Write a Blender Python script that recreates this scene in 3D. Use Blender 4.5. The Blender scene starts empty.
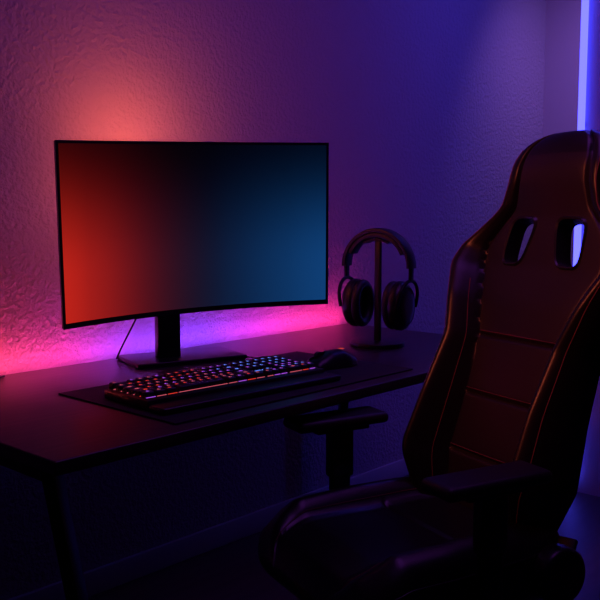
import bpy, bmesh, math
import numpy as np
from mathutils import Vector, Matrix
scene=bpy.context.scene
COL=scene.collection
R=math.radians
# ------------------------------------------------------------ materials
def mat(name, color=(.5,.5,.5), rough=.5, metal=0., emis=None, estr=0., bump=None, spec=.5, var=None, coat=0):
    m=bpy.data.materials.new(name); m.use_nodes=True
    nt=m.node_tree; b=nt.nodes['Principled BSDF']
    b.inputs['Base Color'].default_value=(*color,1)
    b.inputs['Roughness'].default_value=rough
    b.inputs['Metallic'].default_value=metal
    b.inputs['Specular IOR Level'].default_value=spec
    b.inputs['Coat Weight'].default_value=coat
    if emis:
        b.inputs['Emission Color'].default_value=(*emis,1); b.inputs['Emission Strength'].default_value=estr
    tc=nt.nodes.new('ShaderNodeTexCoord')
    if bump:
        sc,st,dist=bump
        n=nt.nodes.new('ShaderNodeTexNoise'); n.inputs['Scale'].default_value=sc; n.inputs['Detail'].default_value=5
        bp=nt.nodes.new('ShaderNodeBump'); bp.inputs['Strength'].default_value=st; bp.inputs['Distance'].default_value=dist
        nt.links.new(tc.outputs['Object'],n.inputs['Vector']); nt.links.new(n.outputs['Fac'],bp.inputs['Height'])
        nt.links.new(bp.outputs['Normal'],b.inputs['Normal'])
    if var:
        c2,sc=var
        mp=nt.nodes.new('ShaderNodeMapping'); mp.inputs['Scale'].default_value=sc
        n=nt.nodes.new('ShaderNodeTexNoise'); n.inputs['Scale'].default_value=1; n.inputs['Detail'].default_value=6
        r=nt.nodes.new('ShaderNodeValToRGB'); r.color_ramp.elements[0].position=.35; r.color_ramp.elements[1].position=.65
        r.color_ramp.elements[0].color=(*color,1); r.color_ramp.elements[1].color=(*c2,1)
        nt.links.new(tc.outputs['Object'],mp.inputs['Vector']); nt.links.new(mp.outputs['Vector'],n.inputs['Vector'])
        nt.links.new(n.outputs['Fac'],r.inputs['Fac']); nt.links.new(r.outputs['Color'],b.inputs['Base Color'])
    return m
M_wall=mat('plaster_wall',(.45,.40,.46),.8,bump=(62,.7,.014),spec=.15)
M_plain=mat('painted_plaster',(.42,.39,.44),.75,bump=(120,.15,.004),spec=.2)
M_dark=mat('dark_painted_plaster',(.10,.09,.11),.85)
M_ceil=mat('ceiling_paint',(.12,.12,.12),.9)
M_floor=mat('dark_wood_floor',(.045,.035,.04),.45,var=((.08,.06,.065),(1.5,18,1)))
M_base=mat('baseboard_paint',(.5,.5,.52),.5)
M_desk=mat('desk_wood',(.024,.018,.022),.33,var=((.05,.034,.038),(2.5,60,1)),bump=(90,.08,.002))
M_metal=mat('black_steel',(.012,.012,.014),.4,.5)
M_black=mat('black_plastic',(.010,.010,.012),.34,bump=(900,.1,.0005))
M_matte=mat('matte_black_plastic',(.013,.013,.015),.48)
M_mat=mat('mat_cloth',(.015,.012,.017),.85,bump=(1500,.4,.0006))
M_leather=mat('black_leather',(.010,.009,.010),.33,bump=(260,.3,.001),spec=.55)
M_panel=mat('perforated_leather',(.023,.016,.018),.38,bump=(420,.4,.0012),spec=.55)
M_stitch=mat('stitching',(.22,.06,.055),.7)
M_slot=mat('slot_frame_plastic',(.03,.03,.035),.25)
M_foam=mat('ear_cushion_leather',(.012,.011,.012),.48,bump=(300,.3,.001))
M_key=mat('keycap_plastic',(.014,.014,.016),.45)
M_cab=mat('cable_rubber',(.012,.012,.012),.5)
M_lr=mat('legend_red',(.02,0,0),.5,emis=(1,.05,.03),estr=.95)
M_lo=mat('legend_pink',(.02,0,0),.5,emis=(1,.15,.22),estr=.7)
M_lb=mat('legend_blue',(0,0,.02),.5,emis=(.12,.25,1),estr=1.4)
M_lp=mat('legend_purple',(0,0,.02),.5,emis=(.5,.10,1),estr=1.0)
M_logo=mat('mouse_logo_light',(.02,0,0),.5,emis=(1,.10,.05),estr=.6)
def ramp_emission(name, axis_scale, axis_off, stops, strength, vstops=None, zscale=1, zoff=0):
    m=bpy.data.materials.new(name); m.use_nodes=True; nt=m.node_tree; b=nt.nodes['Principled BSDF']
    b.inputs['Base Color'].default_value=(.005,.005,.007,1); b.inputs['Roughness'].default_value=.45
    b.inputs['Specular IOR Level'].default_value=.12
    tc=nt.nodes.new('ShaderNodeTexCoord'); sp=nt.nodes.new('ShaderNodeSeparateXYZ')
    nt.links.new(tc.outputs['Object'],sp.inputs[0])
    def ramp(sock,sc,off,st):
        ma=nt.nodes.new('ShaderNodeMath'); ma.operation='MULTIPLY_ADD'; ma.inputs[1].default_value=sc; ma.inputs[2].default_value=off
        nt.links.new(sock,ma.inputs[0])
        r=nt.nodes.new('ShaderNodeValToRGB'); cr=r.color_ramp; cr.interpolation='B_SPLINE' if vstops else 'LINEAR'
        cr.elements[0].position=st[0][0]; cr.elements[0].color=(*st[0][1],1)
        cr.elements[1].position=st[-1][0]; cr.elements[1].color=(*st[-1][1],1)
        for p,c in st[1:-1]:
            e=cr.elements.new(p); e.color=(*c,1)
        nt.links.new(ma.outputs[0],r.inputs[0]); return r.outputs[0]
    c=ramp(sp.outputs[0],axis_scale,axis_off,stops)
    if vstops:
        v=ramp(sp.outputs[2],zscale,zoff,[(p,(q,q,q)) for p,q in vstops])
        mx=nt.nodes.new('ShaderNodeMix'); mx.data_type='RGBA'; mx.blend_type='MULTIPLY'; mx.inputs[0].default_value=1
        nt.links.new(c,mx.inputs[6]); nt.links.new(v,mx.inputs[7]); c=mx.outputs[2]
    nt.links.new(c,b.inputs['Emission Color']); b.inputs['Emission Strength'].default_value=strength
    return m
# ------------------------------------------------------------ mesh helpers
def empty(name,loc=(0,0,0),rotz=0,parent=None):
    o=bpy.data.objects.new(name,None); COL.objects.link(o); o.location=loc; o.rotation_euler=(0,0,rotz); o.empty_display_size=.1
    if parent: o.parent=parent
    return o
def finish(name,bm,material,parent=None,loc=(0,0,0),rot=(0,0,0),smooth=True,angle=40):
    me=bpy.data.meshes.new(name)
    bmesh.ops.recalc_face_normals(bm,faces=bm.faces)
    bm.to_mesh(me); bm.free()
    mats=material if isinstance(material,(list,tuple)) else [material]
    for m in mats: me.materials.append(m)
    if smooth:
        me.polygons.foreach_set('use_smooth',[True]*len(me.polygons))
        me.set_sharp_from_angle(angle=R(angle))
    o=bpy.data.objects.new(name,me); COL.objects.link(o); o.location=loc; o.rotation_euler=rot
    if parent: o.parent=parent
    return o
def add_box(bm,c,s,bev=0,seg=2,M=None,mi=0,taper=None):
    r=bmesh.ops.create_cube(bm,size=1); vs=r['verts']
    for v in vs:
        v.co=Vector((v.co.x*s[0],v.co.y*s[1],v.co.z*s[2]))
        if taper and v.co.z>0: v.co.x*=taper; v.co.y*=taper
    if M: bmesh.ops.transform(bm,matrix=M,verts=vs)
    bmesh.ops.translate(bm,vec=c,verts=vs)
    fs={f for v in vs for f in v.link_faces}
    for f in fs: f.material_index=mi
    if bev:
        es=list({e for v in vs for e in v.link_edges})
        bmesh.ops.bevel(bm,geom=es,offset=bev,segments=seg,profile=.5,affect='EDGES')
def box(name,c,s,material,parent=None,bev=0,seg=2,rot=(0,0,0),taper=None):
    bm=bmesh.new(); add_box(bm,(0,0,0),s,bev,seg,taper=taper)
    return finish(name,bm,material,parent,c,rot)
def add_cyl(bm,p0,p1,r0,r1=None,n=32,mi=0):
    p0=Vector(p0);p1=Vector(p1); d=p1-p0; r1=r0 if r1 is None else r1
    q=d.to_track_quat('Z','Y').to_matrix().to_4x4(); M=Matrix.Translation((p0+p1)/2)@q
    r=bmesh.ops.create_cone(bm,cap_ends=True,segments=n,radius1=r0,radius2=r1,depth=d.length,matrix=M)
    for f in {f for v in r['verts'] for f in v.link_faces}: f.material_index=mi
def cyl(name,p0,p1,r0,material,parent=None,r1=None,n=32,bev=0):
    bm=bmesh.new(); add_cyl(bm,p0,p1,r0,r1,n)
    if bev:
        es=[e for e in bm.edges if len(e.link_faces)==2 and any(len(f.verts)>4 for f in e.link_faces)]
        bmesh.ops.bevel(bm,geom=es,offset=bev,segments=3,profile=.5,affect='EDGES')
    return finish(name,bm,material,parent)
def beam(name,p0,p1,w,d,material,parent=None,bev=.003,up='X'):
    """rectangular bar from p0 to p1"""
    p0=Vector(p0);p1=Vector(p1); v=p1-p0
    q=v.to_track_quat('Z',up).to_matrix().to_4x4()
    bm=bmesh.new(); add_box(bm,(0,0,0),(w,d,v.length),bev,M=None)
    bmesh.ops.transform(bm,matrix=Matrix.Translation((p0+p1)/2)@q,verts=bm.verts)
    return finish(name,bm,material,parent)
def tube(name,pts,r,material,parent=None,cyclic=False):
    cu=bpy.data.curves.new(name,'CURVE'); cu.dimensions='3D'; cu.bevel_depth=r; cu.bevel_resolution=3; cu.resolution_u=8
    s=cu.splines.new('NURBS' if not cyclic else 'POLY'); s.points.add(len(pts)-1)
    for p,q in zip(s.points,pts): p.co=(*q,1)
    if cyclic: s.use_cyclic_u=True
    else: s.use_endpoint_u=True; s.order_u=4 if len(pts)>3 else len(pts)
    cu.use_fill_caps=True; cu.materials.append(material)
    o=bpy.data.objects.new(name,cu); COL.objects.link(o)
    if parent:o.parent=parent
    return o
def loft(bm,F,B,ns,nu,mi=lambda s,u:0):
    """closed skin: F(s,u) front, B(s,u) back; s 0..1, u -1..1"""
    rings=[]
    us=[math.sin(math.pi/2*(-1+2*j/nu)*1.0) for j in range(nu+1)]
    for i in range(ns+1):
        s=i/ns
        ring=[bm.verts.new(F(s,u)) for u in us]+[bm.verts.new(B(s,u)) for u in reversed(us[1:-1])]
        rings.append(ring)
    n=len(rings[0])
    for i in range(ns):
        for j in range(n):
            k=(j+1)%n
            f=bm.faces.new((rings[i][j],rings[i][k],rings[i+1][k],rings[i+1][j]))
            if j<nu: f.material_index=mi((i+.5)/ns,(us[j]+us[j+1])/2)
    bm.faces.new(rings[0]); bm.faces.new(list(reversed(rings[-1])))
def curve_fn(pts,smooth=9):
    xs=np.linspace(0,1,401); ys=np.interp(xs,[p[0] for p in pts],[p[1] for p in pts])
    k=np.hanning(smooth*2+3); k/=k.sum(); pad=len(k)//2
    yp=np.concatenate([2*ys[0]-ys[pad:0:-1],ys,2*ys[-1]-ys[-2:-pad-2:-1]]); ys2=np.convolve(yp,k,'valid')[:401]
    return lambda s: float(np.interp(s,xs,ys2))
def sm(t): t=max(0,min(1,t)); return t*t*(3-2*t)
# ------------------------------------------------------------ room
YB=2.25; XR=4.39; XP=3.46; ZC=2.6; XL=-1.6; YF=-2.2
box('wall_back',((XL+XR)/2,YB+.05,ZC/2),(XR-XL+.2,.1,ZC),M_wall)
box('wall_left',(XL-.05,(YB+YF)/2,ZC/2),(.1,YB-YF,ZC),M_dark)
box('wall_front',((XL+XR)/2,YF-.05,ZC/2),(XR-XL+.2,.1,ZC),M_dark)
box('wall_right',(XR+.05,(YB+YF)/2,ZC/2),(.1,YB-YF,ZC),M_plain)
PY=1.605
box('wall_partition',(XP+.06,(PY+YF)/2,ZC/2),(.12,PY-YF,ZC),M_plain)
box('floor',((XL+XR)/2,(YB+YF)/2,-.05),(XR-XL+.2,YB-YF+.2,.1),M_floor)
box('ceiling',((XL+XR)/2,(YB+YF)/2,ZC+.05),(XR-XL+.2,YB-YF+.2,.1),M_ceil)
box('baseboard_back',((XL+XR)/2,YB-.0075,.04),(XR-XL,.015,.08),M_base,bev=.003)
# ------------------------------------------------------------ desk
DX0,DX1,DY0,DY1,DZ=.82,2.66,1.35,2.185,.75
desk=empty('desk',((DX0+DX1)/2,(DY0+DY1)/2,0))
cx,cy=(DX0+DX1)/2,(DY0+DY1)/2; dw,dd=DX1-DX0,DY1-DY0
box('desktop',(0,0,DZ-.014),(dw,dd,.028),M_desk,desk,bev=.004,seg=3)
for i,sx in enumerate((-1,1)):
    X=sx*(dw/2-.022)
    beam('front_leg_%d'%i,(X,-dd/2+.05,DZ-.026),(X-sx*.07,-dd/2-.06,0),.026,.040,M_metal,desk)
    beam('back_leg_%d'%i,(X-sx*.03,dd/2-.06,DZ-.026),(X-sx*.09,dd/2-.02,0),.030,.042,M_metal,desk)
    box('leg_crossbar_%d'%i,(X-sx*.005,0,DZ-.041),(.03,dd-.12,.026),M_metal,desk,bev=.003)
box('rear_stretcher',(0,dd/2-.09,DZ-.045),(dw-.12,.03,.03),M_metal,desk,bev=.003)
# LED strip in an added light-blocking channel on the desk's back edge, shining up at the wall
strip=empty('led_light_strip',(cx,DY1+.002,DZ))
M_strip=ramp_emission('led_strip_light',1/dw,.5,[(0,(1,.12,.05)),(.15,(1,.06,.10)),(.32,(.9,.04,.35)),(.45,(.30,.05,1)),(.62,(.22,.05,1)),(.75,(.7,.04,.7)),(.88,(1,.04,.35)),(1,(1,.03,.25))],42)
box('strip_body',(0,.010,-.009),(dw+.1,.014,.004),M_strip,strip)
box('strip_light_blocker',(0,.014,-.015),(dw+.1,.026,.006),M_matte,strip)
box('strip_light_blocker_lip',(0,.001,-.010),(dw,.002,.012),M_matte,strip)
M_under=mat('dim_blue_fill',(.0,.0,.02),.5,emis=(.10,.07,1),estr=2.2)  # glow for an added fill, not a fitted LED
box('under_desk_fill',(0,.014,-.0200),(dw+.1,.010,.004),M_under,strip)  # added blue fill, lifts the wall below the desk behind the leg
# ------------------------------------------------------------ monitor
mon=empty('computer_monitor',(1.626,1.862,DZ),R(-17.5))
HW=.409; RC=1.25; Z0,Z1=.148,.640
pan=empty('display_panel',(0,0,(Z0+Z1)/2),0,mon); pan.rotation_euler=(R(3.0),R(-1.7),0)
def arc(x): return .06-(RC-math.sqrt(RC*RC-x*x))
ZH=(Z1-Z0)/2
N=40
bm=bmesh.new()
def F(s,u):
    x=HW*(-1+2*s); z=ZH*u; return Vector((x,arc(x),z))
def B(s,u):
    x=HW*(-1+2*s); z=ZH*u
    t=.014+.03*sm((1-abs(x)/HW)*2)*sm((1-abs(u))*2.5); return Vector((x,arc(x)+t,z))
loft(bm,F,B,N,20)
finish('screen_housing',bm,M_black,pan,angle=30)
bm=bmesh.new(); g=[]
for i in range(N+1):
    x=(HW-.008)*(-1+2*i/N); g.append([bm.verts.new((x,arc(x)-.0015,-ZH+.015)),bm.verts.new((x,arc(x)-.0015,ZH-.008))])
for i in range(N): bm.faces.new((g[i][0],g[i+1][0],g[i+1][1],g[i][1]))
M_screen=ramp_emission('screen_picture',1/(2*HW),.5,
   [(0,(.56,.018,.010)),(.1,(.38,.012,.009)),(.28,(.085,.005,.010)),(.45,(.010,.005,.014)),(.62,(.003,.009,.034)),(.85,(.004,.036,.130)),(1,(.005,.052,.19))],1.0,
   vstops=[(0,.95),(.3,1),(.5,.72),(.75,.23),(1,.03)],zscale=1/(Z1-Z0),zoff=.5)
finish('screen',bm,M_screen,pan)
box('stand_neck',(-.055,.150,.16),(.072,.03,.31),M_black,mon,bev=.004)
box('stand_mount',(-.03,.115,.35),(.12,.06,.12),M_black,mon,bev=.01)
box('stand_neck_shroud',(-.055,.150,.30),(.085,.04,.16),M_black,mon,bev=.006)
box('stand_base',(-.005,.160,.007),(.345,.19,.014),M_black,mon,bev=.004,seg=3)
M_bias=mat('bias_light',(.02,0,0),.5,emis=(1,.15,.07),estr=85)
box('backlight_bar',(-.03,.135,.212),(.16,.016,.03),M_bias,pan)
box('backlight_bracket',(-.03,.112,.212),(.05,.032,.02),M_matte,pan)
tube('power_cable',[(-.12,.09,.25),(-.15,.13,.15),(-.17,.18,.08),(-.19,.21,.02),(-.18,.25,.004)],.0028,M_cab,mon)
# ------------------------------------------------------------ mat
dm=empty('desk_mat',(1.568,1.624,DZ))
box('mat_sheet',(0,0,.0022),(.86,.448,.004),M_mat,dm,bev=.0015)
MZ=DZ+.0044
# ------------------------------------------------------------ keyboard
kb=empty('keyboard',(1.450,1.580,MZ),R(-3)); kb.scale=(1.07,1.1,1.05)
KW=.53
bm=bmesh.new(); add_box(bm,(0,.02,.012),(KW,.165,.022),.004)
add_box(bm,(0,-.09,.008),(KW,.055,.014),.005,3)
finish('keyboard_case',bm,M_black,kb)
un=(KW-.02)/22.5
rows=[ # y order from back
 [1,-1,1,1,1,1,-.5,1,1,1,1,-.5,1,1,1,1,-.25,1,1,1,-.25,1,1,1,1],
 [1]*13+[2,-.25,1,1,1,-.25,1,1,1,1],
 [1.5]+[1]*12+[1.5,-.25,1,1,1,-.25,1,1,1,1],
 [1.75]+[1]*11+[2.25,-.25,-3,-.25,1,1,1,1],
 [2.25]+[1]*10+[2.75,-.25,-1,1,-1,-.25,1,1,1,1],
 [1.25,1.25,1.25,6.25,1.25,1.25,1.25,1.25,-.25,1,1,1,-.25,2,1,1]]
bm=bmesh.new(); bl=bmesh.new()
import random; random.seed(4)
for r,row in enumerate(rows):
    x=-KW/2+.01; y=.092-r*un*1.03-(.004 if r>0 else 0)
    zt=.032+.0012*abs(r-3)
    for w in row:
        if w<0: x+=-w*un; continue
        c=x+w*un/2
        add_box(bm,(c,y,(zt+.02)/2+.001),(w*un-.003,un-.003,zt-.02),.0018,1,taper=.88)
        fx=(c/KW+.5); q=random.random()
        if fx>.60 and r<2: m=2
        elif fx>.72 and r<5: m=2 if q<.55 else 3
        elif fx>.45 and r<3: m=3 if q<.55 else (1 if q<.8 else 2)
        elif q<.15: m=3
        elif q<.45: m=1
        else: m=0
        lw=.0040 if w<1.4 else .008
        if w<6:
            add_box(bl,(c-.001,y+.002,zt+.0013),(lw,.0009,.0006),mi=m)
            add_box(bl,(c-.001-lw*.35,y-.0005,zt+.0013),(.0009,.004,.0006),mi=m)
            add_box(bl,(c+.001,y-.002,zt+.0013),(lw*.6,.0009,.0006),mi=m)
        add_box(bl,(c,y-un/2+.0004,.0236),(w*un-.004,.0007,.0010),mi=m)
        x+=w*un
finish('keycaps',bm,M_key,kb,smooth=False)
finish('key_legends',bl,[M_lr,M_lo,M_lb,M_lp],kb,smooth=False)
# ------------------------------------------------------------ mouse
mo=empty('computer_mouse',(1.865,1.59,MZ),R(170)); mo.scale=(1.3,1.3,1.15)
bm=bmesh.new()
wf=curve_fn([(0,.012),(.06,.024),(.25,.034),(.5,.032),(.75,.033),(.93,.028),(1,.014)],6)
hf=curve_fn([(0,.010),(.08,.024),(.35,.041),(.6,.038),(.85,.024),(1,.008)],8)
def F(s,u):
    a=abs(u); return Vector((-.065+.13*s,wf(s)*u,.002+hf(s)*(1-a**3)**.6))
def B(s,u): return Vector((-.065+.13*s,wf(s)*u*.92,.001))
loft(bm,F,B,30,20); finish('mouse_shell',bm,M_black,mo,angle=60)
cyl('scroll_wheel',(.035,-.005,.030),(.035,.005,.030),.011,M_matte,mo)
box('button_gap',(.04,0,.031),(.045,.0012,.006),M_cab,mo,rot=(0,R(18),0))
box('logo_light',(-.028,0,.0425),(.012,.010,.001),M_logo,mo,rot=(0,R(-5),0),bev=.0003)
tube('mouse_cable',[(.063,0,.008),(.085,.0,.006),(.10,-.04,.025),(.10,-.10,.025),(.09,-.16,.004),(.07,-.22,.0),(.10,-.32,-.0005)],.0018,M_cab,mo)
# loose cable at left of the desk
lc=empty('loose_cable',(0.88,2.10,DZ+.003))
tube('cable_run',[(.28,.05,0),(.24,.02,0),(.2,.0,.004),(.16,.02,.006),(.12,.05,.001),(.05,.07,0)],.0026,M_cab,lc)
# ------------------------------------------------------------ headphone stand & headphones
HX,HY=2.29,1.75
hs=empty('headphone_stand',(HX,HY,DZ),R(-84))
cyl('stand_base',(0,0,0),(0,0,.014),.09,M_black,hs,n=64,bev=.003)
box('stand_pole',(0,.0,.19),(.024,.012,.35),M_black,hs,bev=.003)
bm=bmesh.new(); rr=[]
for i in range(17):
    a=R(60+60*i/16)
    rr.append([bm.verts.new((math.cos(a)*k,y,.260+math.sin(a)*k)) for k,y in ((.091,-.02),(.096,-.02),(.096,.02),(.091,.02))])
for i in range(16):
    for j in range(4):
        bm.faces.new((rr[i][j],rr[i][(j+1)%4],rr[i+1][(j+1)%4],rr[i+1][j]))
bm.faces.new(rr[0]); bm.faces.new(rr[-1][::-1])
finish('stand_cradle',bm,M_black,hs)
hp=empty('headphones',(HX,HY,DZ),R(-84))
def arcband(name,ra,rz,zc,w,t,a0,a1,m,n=40):
    bm=bmesh.new(); rr=[]
    for i in range(n+1):
        a=R(a0+(a1-a0)*i/n); ca,sa=math.cos(a),math.sin(a)
        ring=[]
        for j in range(12):
            b=2*math.pi*j/12; oy=w/2*math.copysign(abs(math.cos(b))**.6,math.cos(b)); ot=t/2*math.copysign(abs(math.sin(b))**.6,math.sin(b))
            ring.append(bm.verts.new(((ra+ot)*ca,oy,zc+(rz+ot)*sa)))
        rr.append(ring)
    for i in range(n):
        for j in range(12): bm.faces.new((rr[i][j],rr[i][(j+1)%12],rr[i+1][(j+1)%12],rr[i+1][j]))
    bm.faces.new(rr[0]); bm.faces.new(rr[-1][::-1])
    return finish(name,bm,m,hp,angle=50)
arcband('headband',.125,.121,.262,.050,.017,0,180,M_matte)
arcband('headband_cushion',.110,.106,.262,.046,.018,25,155,M_foam)
for sx in (-1,1):
    n='r' if sx>0 else 'l'
    beam('slider_'+n,(sx*.125,0,.272),(sx*.124,0,.222),.022,.009,M_metal,hp,bev=.002,up='Y')
    pts=[(sx*.105,-.064,.13),(sx*.113,-.066,.16),(sx*.121,-.052,.205),(sx*.124,0,.230),(sx*.121,.052,.205),(sx*.113,.066,.16),(sx*.105,.064,.13)]
    tube('yoke_'+n,pts,.006,M_metal,hp)
    bm=bmesh.new()
    prof=[(.118,.35),(.117,.6),(.112,.8),(.104,.93),(.094,1.0),(.078,1.0),(.072,.96)]
    rings=[]
    for x,k in prof:
        rings.append([bm.verts.new((sx*x,.062*k*math.cos(b),.138+.081*k*math.sin(b))) for b in [2*math.pi*j/48 for j in range(48)]])
    for a,b in zip(rings[:-1],rings[1:]):
        for j in range(48): bm.faces.new((a[j],a[(j+1)%48],b[(j+1)%48],b[j]))
    bm.faces.new(rings[0]); bm.faces.new(rings[-1][::-1])
    finish('ear_cup_'+n,bm,M_black,hp,angle=50)
    bm=bmesh.new(); rings=[]
    for i in range(48):
        a=2*math.pi*i/48; ring=[]
        for j in range(12):
            b=2*math.pi*j/12; k=.015*math.cos(b)
            ring.append(bm.verts.new((sx*(.060+.016*math.sin(b)),(.047+k)*math.cos(a),.138+(.065+k)*math.sin(a))))
        rings.append(ring)
    for i in range(48):
        for j in range(12): bm.faces.new((rings[i][j],rings[i][(j+1)%12],rings[(i+1)%48][(j+1)%12],rings[(i+1)%48][j]))
    finish('ear_cushion_'+n,bm,M_foam,hp,angle=60)
    tube('cup_trim_'+n,[(sx*.1135,.045*math.cos(2*math.pi*j/40),.138+.061*math.sin(2*math.pi*j/40)) for j in range(40)],.002,M_metal,hp,cyclic=True)
# ------------------------------------------------------------ gaming chair (local +X = forward)
ch=empty('gaming_chair',(1.575,1.085,0),R(161.5))
BL=.963
w_=curve_fn([(0,.15),(.03,.20),(.15,.238),(.3,.228),(.45,.228),(.56,.258),(.64,.285),(.69,.28),(.75,.225),(.80,.170),(.86,.155),(.92,.152),(.96,.135),(.985,.105),(1,.065)],7)
b_=curve_fn([(0,.06),(.12,.115),(.3,.095),(.45,.07),(.64,.075),(.75,.035),(.85,.018),(1,.0)],12)
c_=curve_fn([(0,.04),(.15,.055),(.3,.05),(.55,.038),(.65,.02),(.78,.02),(.86,.045),(.9,.05),(1,.035)],12)
k_=curve_fn([(0,.04),(.55,.04),(.64,.018),(.8,.018),(.88,.04),(1,.04)],10)
def e_(s):
    k=1.
    if s>.94: k=math.sqrt(max(0,1-((s-.94)/.06)**2*.92))
    if s<.04: k=math.sqrt(max(0,1-((.04-s)/.04)**2*.85))
    return k
pu=curve_fn([(0,.60),(.15,.56),(.45,.58),(.62,.66),(.72,.74),(.8,.72),(1,.70)],14)
def seam(s,u):
    d=0
    d+=math.exp(-((abs(u)-pu(s))*w_(s)/.0045)**2)
    if abs(u)<pu(s):
        for q in (.16,.31,.46): d+=math.exp(-((s-q)*BL/.005)**2)
    return min(1,d)
def Ff(s,u,off=0,g=True):
    a=abs(u); f=(c_(s)+b_(s)*sm((a-pu(s)*.94)/.28))*e_(s)*max(0,1-a**9)**.5
    f+=.008*e_(s)*max(0,1-(a/pu(s))**2)
    if g: f-=.009*seam(s,u)
    return Vector((f+off,w_(s)*u,s*BL))
def Bf(s,u):
    a=abs(u); f=(-k_(s)*max(0,1-a**6)**.5+b_(s)*.55*sm((a-.5)/.5)*1.0)*e_(s)
    return Vector((min(f,Ff(s,u,g=False).x-.0005),w_(s)*u,s*BL))
bm=bmesh.new()
loft(bm,Ff,Bf,230,110,mi=lambda s,u:1 if (abs(u)<pu(s) and s<.93) else 0)
BLOC=(-.205,0,.455); BROT=(0,R(-15),0)
back=finish('backrest',bm,[M_leather,M_panel],ch,BLOC,BROT,angle=60)
# cut the two shoulder slots
bm=bmesh.new()
SZ=.712*BL
def slot_pts(sy,k=0):
    out=[]
    for j in range(40):
        b=2*math.pi*j/40
        y=(.041+k)*math.copysign(abs(math.cos(b))**.5,math.cos(b)); z=(.060+k)*math.copysign(abs(math.sin(b))**.5,math.sin(b))
        y*=(1+.12*z/.052); y-=.15*z*sy
        out.append((sy*.083+y,SZ+z))
    return out
for sy in (-1,1):
    P=slot_pts(sy)
    A=[bm.verts.new((-.2,y,z)) for y,z in P]; Bv=[bm.verts.new((.25,y,z)) for y,z in P]
    for j in range(40): bm.faces.new((A[j],A[(j+1)%40],Bv[(j+1)%40],Bv[j]))
    bm.faces.new(A[::-1]); bm.faces.new(Bv)
cut=finish('cut',bm,M_slot,ch,BLOC,BROT,smooth=False)
md=back.modifiers.new('b','BOOLEAN'); md.object=cut; md.operation='DIFFERENCE'; md.solver='EXACT'
bpy.context.view_layer.update()
dg=bpy.context.evaluated_depsgraph_get()
me=bpy.data.meshes.new_from_object(back.evaluated_get(dg)); back.modifiers.clear(); back.data=me
bpy.data.objects.remove(cut)
def depth_at(y,z):
    s=z/BL; return Ff(s,max(-.99,min(.99,y/w_(s))),g=False).x
for sy in (-1,1):
    P=slot_pts(sy); Pi=slot_pts(sy,-.004); Po=slot_pts(sy,.006)
    bm=bmesh.new(); r=[]
    for j in range(40):
        xf=min(.036,depth_at(*Po[j]))
        r.append([bm.verts.new((xf-.003,*Po[j])),bm.verts.new((xf+.005,P[j][0],P[j][1])),bm.verts.new((xf+.002,*Pi[j])),bm.verts.new((-.020,*Pi[j])),bm.verts.new((-.022,*Po[j])),bm.verts.new((-.018,*P[j]))])
    for j in range(40):
        k=(j+1)%40
        for i in range(6): bm.faces.new((r[j][i],r[j][(i+1)%6],r[k][(i+1)%6],r[k][i]))
    finish('slot_frame_%s'%('l' if sy>0 else 'r'),bm,M_slot,ch,BLOC,BROT,angle=50)
def local_tube(name,pts,r,m):
    o=tube(name,pts,r,m,ch); o.location=BLOC; o.rotation_euler=BROT
for sy in (-1,1):
    n='l' if sy>0 else 'r'
    local_tube('stitch_panel_'+n,[Ff(s,sy*(pu(s)+.07),.0016,False) for s in np.linspace(.03,.60,50)],.0009,M_stitch)
    local_tube('stitch_edge_'+n,[Ff(s,sy*.90,.0006,False) for s in np.linspace(.05,.95,80)],.0013,M_stitch)
for i,q in enumerate((.16,.31,.46)):
    local_tube('stitch_row_%d'%i,[Ff(q+.009,u,.0003,False) for u in np.linspace(-pu(q)*.95,pu(q)*.95,15)],.0009,M_stitch)
# seat
SL0,SL1=-.25,.315
ws=curve_fn([(0,.19),(.06,.235),(.3,.262),(.6,.27),(.85,.262),(.95,.235),(1,.17)],8)
hs_=curve_fn([(0,.085),(.5,.075),(.8,.078),(.93,.055),(1,.01)],10)
bs_=curve_fn([(0,.045),(.5,.055),(.8,.045),(.95,.015),(1,0)],10)
def Fs(s,u,off=0,g=True):
    a=abs(u); z=(hs_(s)+bs_(s)*sm((a-.50)/.25))*max(0,1-a**7)**.5
    if g:
        z-=.007*math.exp(-((a-.58)*.26/.0035)**2)
        if a<.58: z-=.006*math.exp(-((s-.42)*.53/.004)**2)
    return Vector((SL0+(SL1-SL0)*s,ws(s)*u,.415+z+off))
def Bs(s,u):
    a=abs(u); k=math.sqrt(max(0.02,1-max(0,(s-.85)/.15)**2))
    return Vector((SL0+(SL1-SL0)*s,ws(s)*u,.415-.06*k*max(0,1-a**8)**.5))
bm=bmesh.new(); loft(bm,Fs,Bs,120,90)
finish('seat',bm,[M_leather,M_panel],ch,angle=60)
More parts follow.
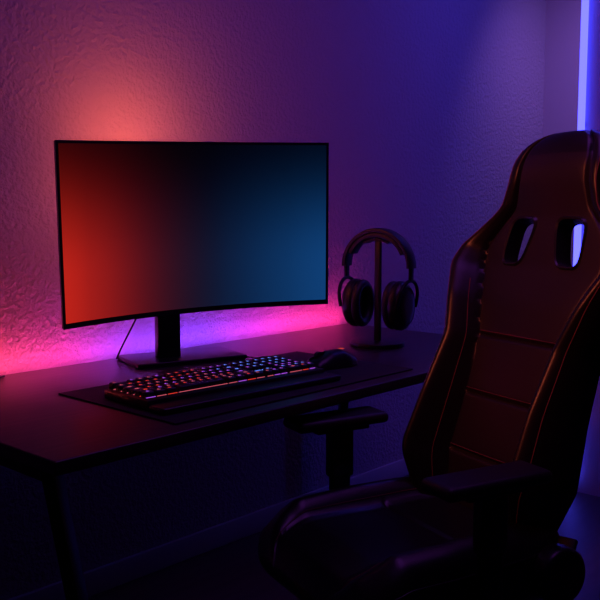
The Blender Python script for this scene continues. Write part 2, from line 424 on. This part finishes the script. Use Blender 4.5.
for sy in (-1,1):
    n='l' if sy>0 else 'r'
    tube('seat_stitch_'+n,[Fs(s,sy*.61,.0006,False) for s in np.linspace(.05,.95,40)],.0009,M_stitch,ch)
    tube('seat_piping_'+n,[Fs(s,sy*.955,.001,False) for s in np.linspace(.04,.97,50)],.0025,M_leather,ch)
    y=sy*.28
    box('arm_pad_'+n,(.045,y,.681),(.26,.095,.028),M_matte,ch,bev=.013,seg=5)
    box('arm_pad_plate_'+n,(.04,y,.662),(.15,.06,.014),M_metal,ch,bev=.004)
    box('arm_sleeve_'+n,(.035,y,.60),(.066,.036,.13),M_black,ch,bev=.008,seg=3)
    box('arm_post_'+n,(.035,y,.49),(.052,.026,.20),M_black,ch,bev=.006,seg=3)
    beam('arm_bracket_'+n,(.035,y+sy*.010,.40),(.035,sy*.10,.34),.06,.014,M_metal,ch,up='X')
    beam('hinge_bar_'+n,(-.16,sy*.262,.40),(-.225,sy*.235,.50),.014,.04,M_metal,ch,up='X')
    cyl('hinge_cover_'+n,(-.17,sy*.235,.44),(-.17,sy*.285,.44),.062,M_black,ch,bev=.012,n=48)
box('seat_frame',(0,0,.352),(.36,.34,.02),M_metal,ch,bev=.004)
box('tilt_mechanism',(0,0,.32),(.22,.16,.05),M_metal,ch,bev=.01)
beam('tilt_lever',(.03,-.05,.325),(.03,-.27,.32),.012,.012,M_metal,ch)
cyl('gas_lift',(0,0,.10),(0,0,.31),.026,M_metal,ch); cyl('gas_lift_cover',(0,0,.10),(0,0,.21),.036,M_black,ch)
cyl('base_hub',(0,0,.085),(0,0,.135),.05,M_black,ch,bev=.006)
for i in range(5):
    a=R(36+72*i); ca,sa=math.cos(a),math.sin(a)
    beam('base_arm_%d'%i,(ca*.03,sa*.03,.112),(ca*.32,sa*.32,.085),.05,.032,M_black,ch,bev=.008,up='Y')
    cyl('caster_stem_%d'%i,(ca*.30,sa*.30,.05),(ca*.30,sa*.30,.085),.009,M_metal,ch,n=12)
    for k in (-1,1):
        p=Vector((ca*.30,sa*.30,.03)); t=Vector((-sa,ca,0))
        cyl('caster_%d_%s'%(i,'a' if k<0 else 'b'),p+t*k*.006,p+t*k*.026,.03,M_matte,ch,bev=.003,n=24)
# ------------------------------------------------------------ vertical LED tube on partition corner
M_vt=mat('blue_led_tube',(.1,.1,.3),.4,emis=(.055,.055,1),estr=5)
vt=empty('wall_led_tube',(XP-.022,PY-.014,0))
box('tube_diffuser',(0,0,1.3),(.024,.026,2.5),M_vt,vt,bev=.006)
for i in range(3): box('tube_clip_%d'%i,(.012,0,.15+i*.70),(.020,.012,.02),M_metal,vt)
# ------------------------------------------------------------ lamps
def area(name,loc,target,size,power,color,spread=180):
    l=bpy.data.lights.new(name,'AREA'); l.energy=power; l.color=color; l.size=size; l.spread=R(spread)
    o=bpy.data.objects.new(name,l); COL.objects.link(o); o.location=loc
    o.rotation_euler=(Vector(target)-Vector(loc)).to_track_quat('-Z','Y').to_euler(); return o
area('purple_wall_fill',(1.8,1.2,2.55),(1.9,1.9,.3),1.2,6.2,(.46,.08,1))  # added purple wash for the back wall, no ceiling fixture
area('blue_ambient_fill',(3.5,1.4,2.5),(3.3,2.2,.6),.5,6.5,(.07,.05,1))  # added blue ambient from the right, no ceiling fixture
area('violet_alcove_fill',(3.85,1.5,2.45),(4.39,2.0,1.6),.25,2.2,(.45,.22,1),100)  # added fill hidden behind the partition, tints the side wall violet
def spot(name,loc,target,power,color,ang,blend=.8,size=.1):
    l=bpy.data.lights.new(name,'SPOT'); l.energy=power; l.color=color; l.spot_size=R(ang); l.spot_blend=blend; l.shadow_soft_size=size
    o=bpy.data.objects.new(name,l); COL.objects.link(o); o.location=loc
    o.rotation_euler=(Vector(target)-Vector(loc)).to_track_quat('-Z','Y').to_euler(); return o
spot('warm_spotlight',(.1,1.5,2.1),(1.8,1.0,1.05),40,(1,.15,.075),34)
w=bpy.data.worlds.new('night'); scene.world=w; w.use_nodes=True
w.node_tree.nodes['Background'].inputs[0].default_value=(.01,.006,.03,1)
scene.view_settings.view_transform='Standard'
# ------------------------------------------------------------ camera
cd=bpy.data.cameras.new('camera'); cam=bpy.data.objects.new('camera',cd); COL.objects.link(cam)
cd.sensor_width=36; cd.lens=52.02; cd.clip_start=.02
cam.location=(0,0,1.2); ph=R(5.93); ya=R(42.55)
d=Vector((math.cos(ya)*math.cos(ph),math.sin(ya)*math.cos(ph),-math.sin(ph)))
cam.rotation_euler=d.to_track_quat('-Z','Y').to_euler()
scene.camera=cam
